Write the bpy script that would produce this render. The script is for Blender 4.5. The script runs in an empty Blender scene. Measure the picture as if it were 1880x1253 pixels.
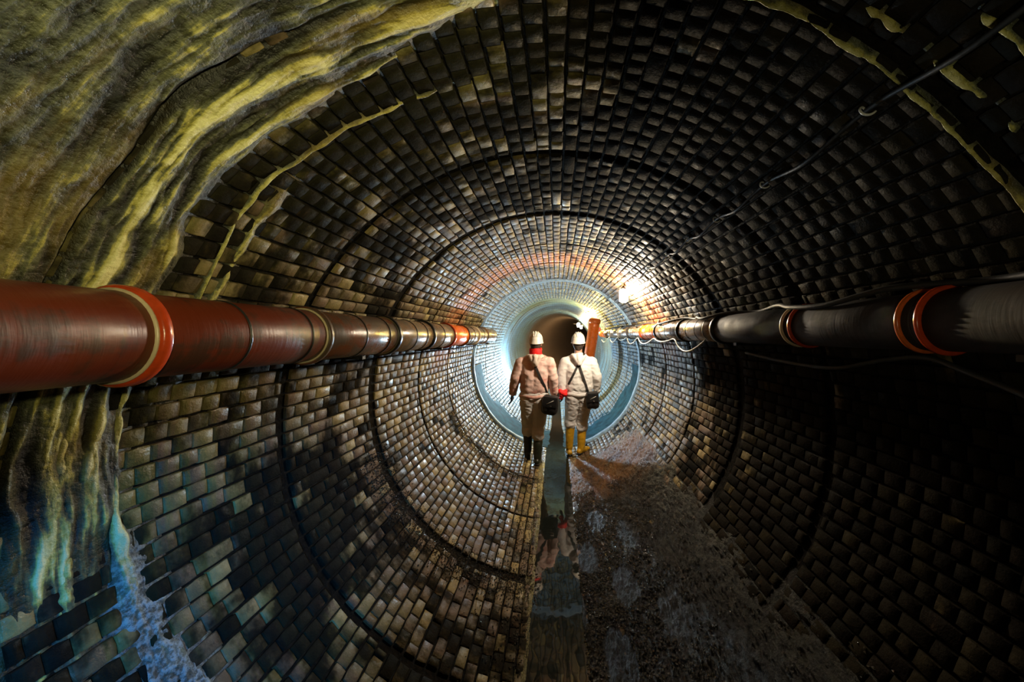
import bpy, math, random
import numpy as np
from mathutils import Vector, Matrix
from mathutils.bvhtree import BVHTree

S = bpy.context.scene
C = S.collection
PI = math.pi
R = 1.4                    # tunnel radius; axis along +Y at z = R
CAMZ = 1.87
F = 600.0                  # focal length in pixels of a 1880 wide frame
random.seed(7)
rng = np.random.default_rng(11)

# ------------------------------------------------------------------ camera
cam = bpy.data.cameras.new('camera')
cam.sensor_width = 36.0
cam.lens = 36.0 * F / 1880.0
cam.shift_x = -82.0 / 1880.0
cam.shift_y = -10.5 / 1880.0
cam.clip_start = 0.02
camo = bpy.data.objects.new('camera', cam)
C.objects.link(camo)
camo.location = (0, 0, CAMZ)
camo.rotation_euler = (PI / 2, 0, 0)
S.camera = camo

# ------------------------------------------------------------------ world, light, exposure
w = bpy.data.worlds.new('underground')
S.world = w
w.use_nodes = True
w.node_tree.nodes['Background'].inputs[0].default_value = (0.0, 0.0, 0.0, 1)
w.node_tree.nodes['Background'].inputs[1].default_value = 0.0
S.view_settings.view_transform = 'Standard'
S.view_settings.look = 'None'
S.view_settings.exposure = 0.0
S.view_settings.gamma = 1.0
S.view_settings.use_curve_mapping = False
S.cycles.max_bounces = 6
S.cycles.diffuse_bounces = 3
S.cycles.glossy_bounces = 3
S.cycles.caustics_reflective = False
S.cycles.caustics_refractive = False
S.cycles.sample_clamp_indirect = 3.0

LAMP_L = (900.0, 1500.0, 900.0)        # radiance of the three lanterns
FLOOD_L = 1050.0


def added_spot(name, loc, target, col, watts, ang, blend, size):
    """spot lamp added behind the camera to light chosen parts of the lining"""
    l = bpy.data.lights.new(name, 'SPOT')
    l.color = col
    l.energy = watts
    l.spot_size = math.radians(ang)
    l.spot_blend = blend
    l.shadow_soft_size = size
    o = bpy.data.objects.new(name, l)
    C.objects.link(o)
    o.location = loc
    o.rotation_euler = (Vector(target) - Vector(loc)).to_track_quat('-Z', 'Y').to_euler()
    return o


added_spot('added_spot_light', (0.2, -0.25, 2.05), (-0.80, 0.80, 2.60), (1.0, 0.90, 0.44), 78, 84, 1.0, 0.04)
added_spot('added_spot_light', (0.1, -0.5, 1.75), (-1.27, 1.27, 0.86), (0.08, 0.40, 1.0), 260, 36, 1.0, 0.03)
added_spot('added_spot_light', (0.1, -0.4, 1.7), (1.02, 0.85, 2.35), (1.0, 0.92, 0.6), 12, 58, 1.0, 0.04)


# ------------------------------------------------------------------ noise in numpy
_perm = rng.permutation(256)
_perm = np.concatenate([_perm, _perm, _perm])
_g3 = rng.normal(size=(256, 3))
_g3 /= np.linalg.norm(_g3, axis=1)[:, None]


def noise3(x, y, z):
    x, y, z = np.broadcast_arrays(np.asarray(x, float), np.asarray(y, float), np.asarray(z, float))
    xi, yi, zi = np.floor(x).astype(int), np.floor(y).astype(int), np.floor(z).astype(int)
    xf, yf, zf = x - xi, y - yi, z - zi
    u, v, q = [t * t * t * (t * (t * 6 - 15) + 10) for t in (xf, yf, zf)]
    out = 0
    for dx in (0, 1):
        for dy in (0, 1):
            for dz in (0, 1):
                h = _perm[_perm[_perm[(xi + dx) & 255] + ((yi + dy) & 255)] + ((zi + dz) & 255)]
                g = _g3[h]
                d = g[..., 0] * (xf - dx) + g[..., 1] * (yf - dy) + g[..., 2] * (zf - dz)
                out = out + d * (u if dx else 1 - u) * (v if dy else 1 - v) * (q if dz else 1 - q)
    return out * 1.5


def fbm(x, y, z=0.0, o=4):
    a, f, s = 1.0, 1.0, 0
    for _ in range(o):
        s = s + a * noise3(np.asarray(x) * f, np.asarray(y) * f, np.asarray(z) * f + 3.7 * f)
        a *= 0.5
        f *= 2.03
    return s


def sstep(a, b, x):
    t = np.clip((np.asarray(x, float) - a) / (b - a), 0, 1)
    return t * t * (3 - 2 * t)


def bell(x, c, w_):
    return np.exp(-((np.asarray(x, float) - c) / w_) ** 2)


# ------------------------------------------------------------------ material helper
class NT:
    def __init__(s, name):
        s.m = bpy.data.materials.new(name)
        s.m.use_nodes = True
        s.t = s.m.node_tree
        s.b = s.t.nodes['Principled BSDF']
        s._pos = None

    def n(s, kind, **kw):
        nd = s.t.nodes.new(kind)
        for k, v in kw.items():
            setattr(nd, k, v)
        return nd

    def put(s, sock, v):
        if isinstance(v, bpy.types.NodeSocket):
            s.t.links.new(v, sock)
        elif isinstance(v, (tuple, list)) and len(v) == 3 and sock.type == 'RGBA':
            sock.default_value = (*v, 1)
        else:
            sock.default_value = v

    def pos(s):
        if s._pos is None:
            s._pos = s.n('ShaderNodeNewGeometry').outputs['Position']
            sp = s.n('ShaderNodeSeparateXYZ')
            s.put(sp.inputs[0], s._pos)
            s.x, s.y, s.z = sp.outputs
        return s._pos

    def math(s, op, a, b=None, clamp=False):
        nd = s.n('ShaderNodeMath', operation=op, use_clamp=clamp)
        s.put(nd.inputs[0], a)
        if b is not None:
            s.put(nd.inputs[1], b)
        return nd.outputs[0]

    def vmul(s, v, k):
        nd = s.n('ShaderNodeVectorMath', operation='MULTIPLY')
        s.put(nd.inputs[0], v)
        s.put(nd.inputs[1], k)
        return nd.outputs[0]

    def noise(s, vec, scale=1.0, detail=3.0, rough=0.55):
        nd = s.n('ShaderNodeTexNoise')
        s.put(nd.inputs['Vector'], vec)
        nd.inputs['Scale'].default_value = scale
        nd.inputs['Detail'].default_value = detail
        nd.inputs['Roughness'].default_value = rough
        return nd.outputs['Fac']

    def step(s, x, a, b, lo=0.0, hi=1.0):
        nd = s.n('ShaderNodeMapRange', interpolation_type='SMOOTHSTEP')
        s.put(nd.inputs[0], x)
        nd.inputs[1].default_value = a
        nd.inputs[2].default_value = b
        nd.inputs[3].default_value = lo
        nd.inputs[4].default_value = hi
        return nd.outputs[0]

    def mix(s, f, a, b):
        nd = s.n('ShaderNodeMix', data_type='RGBA')
        s.put(nd.inputs[0], f)
        s.put(nd.inputs[6], a)
        s.put(nd.inputs[7], b)
        return nd.outputs[2]

    def ramp(s, f, stops):
        nd = s.n('ShaderNodeValToRGB')
        s.put(nd.inputs[0], f)
        e = nd.color_ramp.elements
        while len(e) < len(stops):
            e.new(0.5)
        for q, (p, c) in zip(e, stops):
            q.position = p
            q.color = (*c, 1)
        return nd.outputs[0]

    def attr(s, name):
        return s.n('ShaderNodeAttribute', attribute_name=name).outputs['Fac']

    def bump(s, h, strength, dist):
        nd = s.n('ShaderNodeBump')
        nd.inputs['Strength'].default_value = strength
        nd.inputs['Distance'].default_value = dist
        s.put(nd.inputs['Height'], h)
        s.t.links.new(nd.outputs[0], s.b.inputs['Normal'])

    def fin(s, col=None, rough=None, metal=None, spec=None):
        if col is not None:
            s.put(s.b.inputs['Base Color'], col)
        if rough is not None:
            s.put(s.b.inputs['Roughness'], rough)
        if metal is not None:
            s.put(s.b.inputs['Metallic'], metal)
        if spec is not None:
            s.put(s.b.inputs['Specular IOR Level'], spec)
        return s.m


def stains(n, col, tint=None):
    """colour of the lining: algae, rust, black slime mixed with painted shade, and the pale lime coat deeper in"""
    P = n.pos()
    streak = n.noise(n.vmul(P, (1.3, 15.0, 1.3)), 1.0, 4.0, 0.6)
    blot = n.noise(n.vmul(P, (2.6, 3.4, 2.6)), 1.0, 5.0, 0.6)
    fine = n.noise(P, 22.0, 4.0, 0.65)
    # algae, near and up on the left
    al = n.math('MULTIPLY', n.step(streak, 0.40, 0.58), n.step(n.y, 2.4, 1.0))
    al = n.math('MULTIPLY', al, n.step(n.x, 1.0, -0.4, 0.25, 1.0))
    col = n.mix(n.math('MULTIPLY', al, 0.75), col, (0.17, 0.15, 0.035))
    # rust ring
    ru = n.math('MULTIPLY', n.step(n.y, 3.55, 3.8), n.step(n.y, 4.45, 4.1))
    ru = n.math('MULTIPLY', ru, n.step(n.z, 1.3, 1.9))
    ru = n.math('MULTIPLY', ru, n.step(streak, 0.3, 0.6, 0.35, 0.9))
    col = n.mix(ru, col, (0.34, 0.115, 0.035))
    # lime coat past the step
    ye = n.math('ADD', n.y, n.math('MULTIPLY', blot, 0.25))
    thin = n.noise(n.vmul(P, (0.7, 26.0, 0.7)), 1.0, 3.0, 0.6)
    sk = n.math('ADD', n.math('MULTIPLY', streak, 0.5), n.math('MULTIPLY', thin, 0.5))
    lc = n.math('MULTIPLY', n.step(ye, 5.48, 5.56), n.step(sk, 0.45, 0.55, 0.02, 0.95))
    col = n.mix(lc, col, (0.12, 0.24, 0.34))
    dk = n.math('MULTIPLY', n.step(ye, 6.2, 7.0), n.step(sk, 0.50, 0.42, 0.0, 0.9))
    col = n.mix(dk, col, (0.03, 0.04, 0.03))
    # black slime; region terms also paint shade nearby, overhead and to the right
    shade_bias = n.math('ADD', n.math('MULTIPLY', n.math('MULTIPLY', n.step(n.x, 0.0, 0.75), n.step(n.y, 3.5, 2.7, 0.25, 1.0)), 0.22), n.step(n.y, 2.2, 2.8, 0.045, -0.10))
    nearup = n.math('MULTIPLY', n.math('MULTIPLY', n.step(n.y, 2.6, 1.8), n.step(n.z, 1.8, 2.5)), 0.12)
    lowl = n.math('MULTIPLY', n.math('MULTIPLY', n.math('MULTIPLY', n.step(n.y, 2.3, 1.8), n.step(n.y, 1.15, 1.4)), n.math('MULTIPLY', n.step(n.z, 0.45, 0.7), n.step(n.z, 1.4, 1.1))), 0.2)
    sl = n.math('ADD', n.math('ADD', blot, shade_bias), n.math('ADD', nearup, lowl))
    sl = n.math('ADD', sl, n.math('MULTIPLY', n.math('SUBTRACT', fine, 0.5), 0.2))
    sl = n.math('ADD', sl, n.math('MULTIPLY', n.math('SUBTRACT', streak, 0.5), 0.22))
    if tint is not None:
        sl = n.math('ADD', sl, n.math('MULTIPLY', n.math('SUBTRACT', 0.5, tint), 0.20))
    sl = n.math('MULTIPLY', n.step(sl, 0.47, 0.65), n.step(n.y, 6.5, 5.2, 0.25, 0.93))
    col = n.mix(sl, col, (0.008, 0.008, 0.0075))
    g = n.step(fine, 0.3, 0.7, 0.72, 1.12)
    vm = n.n('ShaderNodeVectorMath', operation='SCALE')
    n.put(vm.inputs[0], col)
    n.put(vm.inputs['Scale'], g)
    return vm.outputs[0], sl, fine


def mat_brick():
    n = NT('brick')
    t = n.attr('tint')
    col = n.ramp(t, [(0.0, (0.022, 0.017, 0.009)), (0.2, (0.072, 0.051, 0.023)), (0.45, (0.13, 0.092, 0.042)),
                     (0.62, (0.14, 0.088, 0.054)), (0.8, (0.185, 0.137, 0.058)), (1.0, (0.34, 0.26, 0.105))])
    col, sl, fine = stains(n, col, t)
    micro = n.noise(n.pos(), 120.0, 3.0, 0.6)
    n.bump(n.math('ADD', n.math('MULTIPLY', fine, 1.0), n.math('MULTIPLY', micro, 0.45)), 0.55, 0.008)
    wet = n.step(n.noise(n.vmul(n.pos(), (3.0, 4.0, 3.0)), 1.0, 4.0, 0.7), 0.52, 0.66)
    ro = n.math('SUBTRACT', n.step(micro, 0.25, 0.75, 0.5, 0.72), n.math('MULTIPLY', wet, 0.26))
    ro = n.math('ADD', ro, n.math('MULTIPLY', sl, 0.15))
    return n.fin(col, ro, spec=n.step(sl, 0.0, 0.8, 0.32, 0.02))


def mat_mortar():
    n = NT('mortar')
    P = n.pos()
    f = n.noise(P, 40.0, 4.0)
    n.bump(f, 0.8, 0.01)
    return n.fin(n.ramp(f, [(0.3, (0.004, 0.004, 0.0035)), (0.7, (0.014, 0.012, 0.009))]), 0.75, spec=0.03)


def mat_far():
    n = NT('distant_brickwork')
    P = n.pos()
    th = n.math('ARCTAN2', n.math('SUBTRACT', n.z, R), n.x)
    cv = n.n('ShaderNodeCombineXYZ')
    n.put(cv.inputs[0], n.math('MULTIPLY', n.y, 1 / 0.115))
    n.put(cv.inputs[1], n.math('MULTIPLY', th, 132 / (2 * PI)))
    bt = n.n('ShaderNodeTexBrick')
    n.put(bt.inputs['Vector'], cv.outputs[0])
    bt.inputs['Scale'].default_value = 1.0
    bt.inputs['Brick Width'].default_value = 1.0
    bt.inputs['Row Height'].default_value = 1.0
    bt.inputs['Mortar Size'].default_value = 0.07
    bt.inputs['Color1'].default_value = (0.15, 0.12, 0.07, 1)
    bt.inputs['Color2'].default_value = (0.08, 0.06, 0.035, 1)
    bt.inputs['Mortar'].default_value = (0.02, 0.018, 0.014, 1)
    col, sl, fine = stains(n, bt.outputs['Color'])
    br = n.step(n.y, 13.0, 15.0)
    col = n.mix(br, col, (0.13, 0.085, 0.06))
    n.bump(n.math('ADD', n.math('MULTIPLY', bt.outputs['Fac'], -1.0), n.math('MULTIPLY', fine, 0.5)), 0.6, 0.012)
    return n.fin(col, 0.42, spec=0.3)


def mat_crust():
    n = NT('mineral_crust')
    P = n.pos()
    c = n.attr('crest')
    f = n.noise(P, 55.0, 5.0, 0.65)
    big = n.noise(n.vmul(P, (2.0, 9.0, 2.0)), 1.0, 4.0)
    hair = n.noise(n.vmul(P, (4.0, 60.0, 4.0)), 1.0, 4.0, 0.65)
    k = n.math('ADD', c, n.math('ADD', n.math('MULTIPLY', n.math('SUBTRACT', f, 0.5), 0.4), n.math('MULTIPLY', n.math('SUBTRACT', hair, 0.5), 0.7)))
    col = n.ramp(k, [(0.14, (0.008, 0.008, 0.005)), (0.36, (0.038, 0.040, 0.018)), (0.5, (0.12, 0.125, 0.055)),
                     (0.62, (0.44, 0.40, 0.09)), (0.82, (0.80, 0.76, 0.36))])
    och = n.step(big, 0.5, 0.68, 0.0, 0.55)
    col = n.mix(och, col, n.mix(k, (0.07, 0.05, 0.008), (0.45, 0.30, 0.035)))
    lime = n.math('MULTIPLY', n.attr('lime'), n.step(f, 0.3, 0.6, 0.6, 1.0))
    col = n.mix(lime, col, n.mix(n.step(f, 0.42, 0.6), (0.05, 0.06, 0.06), (0.27, 0.32, 0.34)))
    n.bump(f, 0.7, 0.012)
    return n.fin(col, n.step(f, 0.3, 0.7, 0.3, 0.6))


def mat_mud(name, dark, light, rough, spec=0.5):
    n = NT(name)
    P = n.pos()
    f = n.noise(P, 90.0, 5.0, 0.7)
    g = n.noise(P, 4.0, 4.0)
    col = n.mix(n.step(n.math('ADD', f, n.math('MULTIPLY', g, 0.6)), 0.62, 1.0), dark, light)
    if name == 'wet_sludge':      # rust-brown silt further in
        col = n.mix(n.math('MULTIPLY', n.step(n.y, 3.3, 4.0), n.step(g, 0.3, 0.6, 0.3, 1.0)), col, (0.16, 0.075, 0.02))
    n.bump(f, 1.0, 0.012)
    return n.fin(col, rough, spec=spec)


def mat_plain(name, col, rough=0.5, var=0.25, scale=25.0, metal=0.0, bump=0.15, spec=0.5):
    n = NT(name)
    f = n.noise(n.pos(), scale, 4.0, 0.6)
    lo = tuple(c * (1 - var) for c in col)
    hi = tuple(min(1, c * (1 + var)) for c in col)
    if bump:
        n.bump(f, bump, 0.01)
    return n.fin(n.mix(n.step(f, 0.25, 0.75), lo, hi), rough, metal, spec)


def mat_pipe(name, clean, dirt, amount, rough=0.18):
    n = NT(name)
    P = n.pos()
    f = n.noise(n.vmul(P, (9.0, 5.0, 9.0)), 1.0, 5.0, 0.65)
    s = n.noise(n.vmul(P, (6.0, 60.0, 6.0)), 1.0, 3.0, 0.6)
    d = n.step(n.math('ADD', n.math('MULTIPLY', f, 0.7), n.math('MULTIPLY', s, 0.3)), 0.62 - amount * 0.3, 0.72 - amount * 0.25)
    n.bump(n.math('ADD', f, s), 0.12, 0.01)
    return n.fin(n.mix(d, clean, dirt), n.step(f, 0.3, 0.7, rough, rough + 0.2), spec=0.5)


def mat_emit(name, col, strength):
    n = NT(name)
    n.put(n.b.inputs['Base Color'], (0.9, 0.9, 0.9))
    n.put(n.b.inputs['Emission Color'], col)
    n.b.inputs['Emission Strength'].default_value = strength
    return n.m


def mat_cloth(name, col, stain, amount, rough=0.75):
    n = NT(name)
    P = n.pos()
    f = n.noise(P, 7.0, 4.0, 0.6)
    g = n.noise(P, 60.0, 3.0, 0.6)
    n.bump(n.math('ADD', f, n.math('MULTIPLY', g, 0.3)), 0.35, 0.02)
    return n.fin(n.mix(n.step(f, 0.72 - amount * 0.4, 0.85 - amount * 0.25), col, stain), rough)


def mat_water():
    n = NT('shallow_water')
    P = n.pos()
    f = n.noise(n.vmul(P, (7.0, 5.0, 1.0)), 1.0, 2.0, 0.5)
    n.bump(f, 0.07, 0.02)
    n.b.inputs['IOR'].default_value = 1.33
    return n.fin((0.010, 0.012, 0.010), 0.03, spec=1.0)


M = dict(
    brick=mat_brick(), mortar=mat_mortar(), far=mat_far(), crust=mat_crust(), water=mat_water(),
    sludge=mat_mud('wet_sludge', (0.004, 0.004, 0.0035), (0.018, 0.016, 0.011), 0.3, 0.2),
    silt=mat_mud('wet_silt', (0.05, 0.045, 0.02), (0.30, 0.26, 0.11), 0.24),
    grit=mat_mud('grit', (0.015, 0.013, 0.010), (0.09, 0.075, 0.05), 0.12, 0.8),
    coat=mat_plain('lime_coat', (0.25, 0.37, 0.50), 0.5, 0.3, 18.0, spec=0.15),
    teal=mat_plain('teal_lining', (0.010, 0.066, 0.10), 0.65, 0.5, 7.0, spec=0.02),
    pipe_red=mat_pipe('orange_red_plastic', (0.13, 0.020, 0.005), (0.055, 0.018, 0.008), 0.45, 0.32),
    pipe_brown=mat_pipe('soiled_plastic', (0.16, 0.055, 0.025), (0.09, 0.06, 0.042), 0.6),
    pipe_orange=mat_pipe('bright_orange_plastic', (0.78, 0.15, 0.014), (0.5, 0.10, 0.02), 0.2),
    pipe_dark=mat_pipe('dark_shaded_plastic', (0.016, 0.008, 0.006), (0.009, 0.007, 0.006), 0.5, 0.6),  # shade on the near right pipe is put into this dark colour
    pipe_tan=mat_pipe('muddy_tan_plastic', (0.26, 0.16, 0.085), (0.13, 0.10, 0.07), 0.55),
    collar_red=mat_plain('red_collar', (0.55, 0.06, 0.012), 0.25, 0.2),
    collar_orange=mat_plain('orange_collar', (0.62, 0.13, 0.02), 0.25, 0.2),
    cream=mat_plain('cream_gasket', (0.62, 0.5, 0.32), 0.35, 0.15),
    black=mat_plain('black_rubber', (0.016, 0.016, 0.016), 0.35, 0.3),
    cable=mat_plain('black_cable', (0.014, 0.014, 0.014), 0.6, 0.3),
    cable_grey=mat_plain('grey_cable', (0.035, 0.035, 0.032), 0.6, 0.3),
    steel=mat_plain('steel', (0.32, 0.32, 0.3), 0.3, 0.2, metal=1.0),
    wire=mat_plain('pale_wire', (0.6, 0.58, 0.52), 0.3, 0.1),
    tape=mat_plain('pink_tape', (0.75, 0.22, 0.25), 0.5, 0.1),
    pink=mat_cloth('pink_cloth', (0.74, 0.52, 0.46), (0.70, 0.31, 0.25), 0.55),
    cream_cloth=mat_cloth('cream_cloth', (0.62, 0.52, 0.44), (0.58, 0.34, 0.27), 0.3),
    white=mat_cloth('white_cloth', (0.70, 0.68, 0.66), (0.36, 0.33, 0.30), 0.12),
    grey=mat_cloth('soiled_white_cloth', (0.66, 0.63, 0.61), (0.14, 0.14, 0.14), 0.2),
    grey2=mat_cloth('soiled_white_trousers', (0.68, 0.66, 0.66), (0.14, 0.15, 0.18), 0.2),
    boot_dark=mat_plain('dark_green_rubber', (0.018, 0.022, 0.014), 0.28, 0.3),
    boot_yellow=mat_plain('yellow_rubber', (0.60, 0.33, 0.02), 0.32, 0.15, 12.0),
    helmet=mat_plain('helmet_plastic', (0.70, 0.66, 0.58), 0.35, 0.08, 10.0, bump=0.03),
    red=mat_plain('red_cloth', (0.80, 0.010, 0.010), 0.7, 0.15, 40.0),
    skin=mat_plain('skin', (0.42, 0.24, 0.17), 0.5, 0.1, 30.0, bump=0.05),
    hair=mat_plain('dark_hair', (0.03, 0.02, 0.014), 0.6, 0.3, 80.0),
    glove=mat_plain('black_glove', (0.02, 0.019, 0.018), 0.5, 0.3),
    bag=mat_plain('black_bag', (0.014, 0.014, 0.015), 0.38, 0.3, 40.0),
    strap=mat_plain('black_strap', (0.018, 0.018, 0.018), 0.6, 0.2, 90.0),
    eye=mat_plain('eye_white', (0.7, 0.68, 0.64), 0.2, 0.05),
    lamp1=mat_emit('lantern_glass_near', (1.0, 0.84, 0.62), LAMP_L[0]),
    lamp2=mat_emit('lantern_glass_mid', (1.0, 0.66, 0.11), LAMP_L[1]),
    lamp3=mat_emit('lantern_glass_far', (1.0, 0.80, 0.42), LAMP_L[2]),
    flood=mat_emit('work_light_tube', (0.58, 0.82, 1.0), FLOOD_L),
)


# ------------------------------------------------------------------ object helpers
def wloc(o):
    v = Vector((0, 0, 0))
    while o is not None:
        v += Vector(o.location)
        o = o.parent
    return v


def mk(name, v, f, mat, parent=None, smooth=True, attrs=None, base=None):
    """one mesh object from world coordinates; its origin at base (or at its parent)"""
    v = np.asarray(v, float).reshape(-1, 3)
    org = wloc(parent) if parent is not None else Vector((0, 0, 0))
    b = Vector(base) if base is not None else org
    me = bpy.data.meshes.new(name)
    me.from_pydata((v - np.array(b)).tolist(), [], f if isinstance(f, list) else f.tolist())
    me.update()
    if smooth:
        me.polygons.foreach_set('use_smooth', [True] * len(me.polygons))
    for k, a in (attrs or {}).items():
        at = me.attributes.new(k, 'FLOAT', 'POINT')
        at.data.foreach_set('value', np.asarray(a, float).ravel())
    me.materials.append(M[mat] if isinstance(mat, str) else mat)
    o = bpy.data.objects.new(name, me)
    C.objects.link(o)
    if parent is not None:
        o.parent = parent
    o.location = b - org
    return o


def empty(name, loc):
    o = bpy.data.objects.new(name, None)
    C.objects.link(o)
    o.location = loc
    o.empty_display_size = 0.1
    return o


def tag(o, label=None, cat=None, group=None, kind=None):
    if label:
        o['label'] = label
    if cat:
        o['category'] = cat
    if group:
        o['group'] = group
    if kind:
        o['kind'] = kind
    return o


def grid_faces(nu, nv, wrap=False):
    i = np.arange(nu - 1)[:, None]
    nvv = nv if wrap else nv - 1
    j = np.arange(nvv)[None, :]
    a = i * nv + j
    b = i * nv + (j + 1) % nv
    c = (i + 1) * nv + (j + 1) % nv
    d = (i + 1) * nv + j
    return np.stack([a + 0 * b, b, c, d + 0 * b], -1).reshape(-1, 4)


def join(parts):
    vs, fs, o = [], [], 0
    for v, f in parts:
        v = np.asarray(v, float).reshape(-1, 3)
        vs.append(v)
        fs += [[int(k) + o for k in q] for q in f]
        o += len(v)
    return np.concatenate(vs), fs


def sweep(pts, rad, n=10, cap=True):
    """tube along a polyline"""
    pts = np.asarray(pts, float)
    m = len(pts)
    rad = np.broadcast_to(np.asarray(rad, float), (m,))
    tan = np.gradient(pts, axis=0)
    tan /= np.linalg.norm(tan, axis=1)[:, None] + 1e-9
    up = np.array([0, 0, 1.0]) if abs(tan[0][2]) < 0.9 else np.array([1.0, 0, 0])
    u = np.cross(tan[0], up)
    u /= np.linalg.norm(u)
    a = np.arange(n) * 2 * PI / n
    v = []
    for i in range(m):
        u = u - tan[i] * np.dot(u, tan[i])
        u /= np.linalg.norm(u)
        w2 = np.cross(tan[i], u)
        v.append(pts[i] + rad[i] * (np.cos(a)[:, None] * u + np.sin(a)[:, None] * w2))
    v = np.concatenate(v)
    f = grid_faces(m, n, True).tolist()
    if cap:
        f.append(list(range(n))[::-1])
        f.append([(m - 1) * n + k for k in range(n)])
    return v, f


def lathe(prof, c, axis='y', n=32):
    """revolve (radius, height) points about an axis through c"""
    a = np.arange(n) * 2 * PI / n
    v = []
    for r_, h in prof:
        if axis == 'y':
            v.append(np.stack([c[0] + r_ * np.cos(a), np.full(n, c[1] + h), c[2] + r_ * np.sin(a)], -1))
        else:
            v.append(np.stack([c[0] + r_ * np.cos(a), c[1] + r_ * np.sin(a), np.full(n, c[2] + h)], -1))
    return np.concatenate(v), grid_faces(len(prof), n, True).tolist()


def box(c, s, rot=None, bev=0.0):
    x, y, z = [k / 2 for k in s]
    if bev <= 0:
        v = np.array([[i * x, j * y, k * z] for i in (-1, 1) for j in (-1, 1) for k in (-1, 1)])
        f = [[0, 1, 3, 2], [4, 6, 7, 5], [0, 4, 5, 1], [2, 3, 7, 6], [0, 2, 6, 4], [1, 5, 7, 3]]
    else:
        n = 9
        a = np.linspace(-1, 1, n)
        pts, f, o = [], [], 0
        for ax in range(3):
            for sg in (-1, 1):
                g = np.stack(np.meshgrid(a, a, indexing='ij'), -1).reshape(-1, 2)
                p = np.zeros((n * n, 3))
                p[:, ax] = sg
                p[:, (ax + 1) % 3], p[:, (ax + 2) % 3] = g[:, 0], g[:, 1]
                pts.append(p)
                f += [[int(k) + o for k in q] for q in grid_faces(n, n)]
                o += n * n
        p = np.concatenate(pts) * np.array([x, y, z])
        inner = np.clip(p, -np.array([x, y, z]) + bev, np.array([x, y, z]) - bev)
        d = p - inner
        L = np.linalg.norm(d, axis=1)[:, None] + 1e-9
        v = inner + d / L * np.minimum(L, bev)
    if rot is not None:
        v = v @ np.array(rot.to_matrix() if hasattr(rot, 'to_matrix') else rot).T
    return v + np.array(c), f


def cyl(th, y, r_):
    return np.stack([r_ * np.cos(th), np.broadcast_to(y, np.shape(th)), R + r_ * np.sin(th)], -1)


def px(u, v, y):
    """point at depth y seen at picture point u, v"""
    return np.array([(u - 1022) / F * y, y, CAMZ - (v - 616) / F * y])


# ------------------------------------------------------------------ the lining: four quarters of brickwork
NC = 132
DTH = 2 * PI / NC
BL = 0.115
Y0, Y1 = 0.22, 8.2
GROOVES = [(0.79, 0.035), (1.66, 0.05), (2.47, 0.085), (3.31, 0.03), (4.17, 0.035), (5.45, 0.05), (6.4, 0.03), (7.3, 0.03)]
QUARTERS = [('wall_right', -45), ('ceiling', 45), ('wall_left', 135), ('floor', 225)]


def brick_variant(k):
    """local x across the course, y along the tunnel, z towards the axis; unit length along y is BL"""
    r = np.random.default_rng(100 + k)
    hx, hy = DTH * R / 2 - 0.0036 - r.uniform(0, 0.0016), BL / 2 - 0.0010 - r.uniform(0, 0.0012)
    bx, by = 0.004, 0.005
    vs = []
    tilt = r.normal(0, 0.010, 2)
    for i in (-1, 0, 1):
        for j in (-1, 0, 1):
            x, y = i * (hx - bx), j * (hy - by)
            vs.append([x, y, 0.0015 + tilt[0] * x + tilt[1] * y + r.normal(0, 0.0005)])
    ring = [0, 1, 2, 5, 8, 7, 6, 3]
    pos8 = [(-1, -1), (-1, 0), (-1, 1), (0, 1), (1, 1), (1, 0), (1, -1), (0, -1)]
    for (i, j) in pos8:
        cut = 0.86 if i and j else 1.0
        vs.append([i * hx * (cut if cut == 1 else 0.95) + r.normal(0, 0.0012), j * hy * (cut if cut == 1 else 0.97) + r.normal(0, 0.0012), -0.0012])
    for (i, j) in pos8:
        vs.append([i * hx, j * hy, -0.02])
    f = [[0, 3, 4, 1], [1, 4, 5, 2], [3, 6, 7, 4], [4, 7, 8, 5]]
    for q in range(8):
        a, b = ring[q], ring[(q + 1) % 8]
        f.append([a, b, 9 + (q + 1) % 8, 9 + q])
        f.append([9 + q, 9 + (q + 1) % 8, 17 + (q + 1) % 8, 17 + q])
    return np.array(vs), np.array(f)


NV = 40
VAR = [brick_variant(k) for k in range(NV)]
TINT = np.clip(0.1 + 0.9 * np.random.default_rng(5).beta(1.6, 1.6, NV), 0, 1)
TINT[:5] = [0.02, 0.08, 0.05, 0.96, 0.12]
VMESH = []
for k, (v, f) in enumerate(VAR):
    me = bpy.data.meshes.new('brick')
    me.from_pydata(v.tolist(), [], f.tolist())
    me.polygons.foreach_set('use_smooth', [q < 4 for q in range(len(me.polygons))])
    at = me.attributes.new('tint', 'FLOAT', 'POINT')
    at.data.foreach_set('value', [float(TINT[k])] * len(v))
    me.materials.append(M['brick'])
    VMESH.append(me)


def crust_cover(th, y):
    """0..1 where the mineral crust hides the bricks (th in degrees)"""
    a = sstep(92, 99, th) * sstep(200, 180, th)
    edge = 1.02 + 0.06 * fbm(th / 22.0, 0.3, 1.0, 3) - 0.12 * sstep(118, 94, th)
    return a * sstep(edge + 0.05, edge - 0.05, y)


def brick_len(y):
    return BL * (0.46 + 0.54 * float(sstep(0.7, 2.1, y)))


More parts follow.
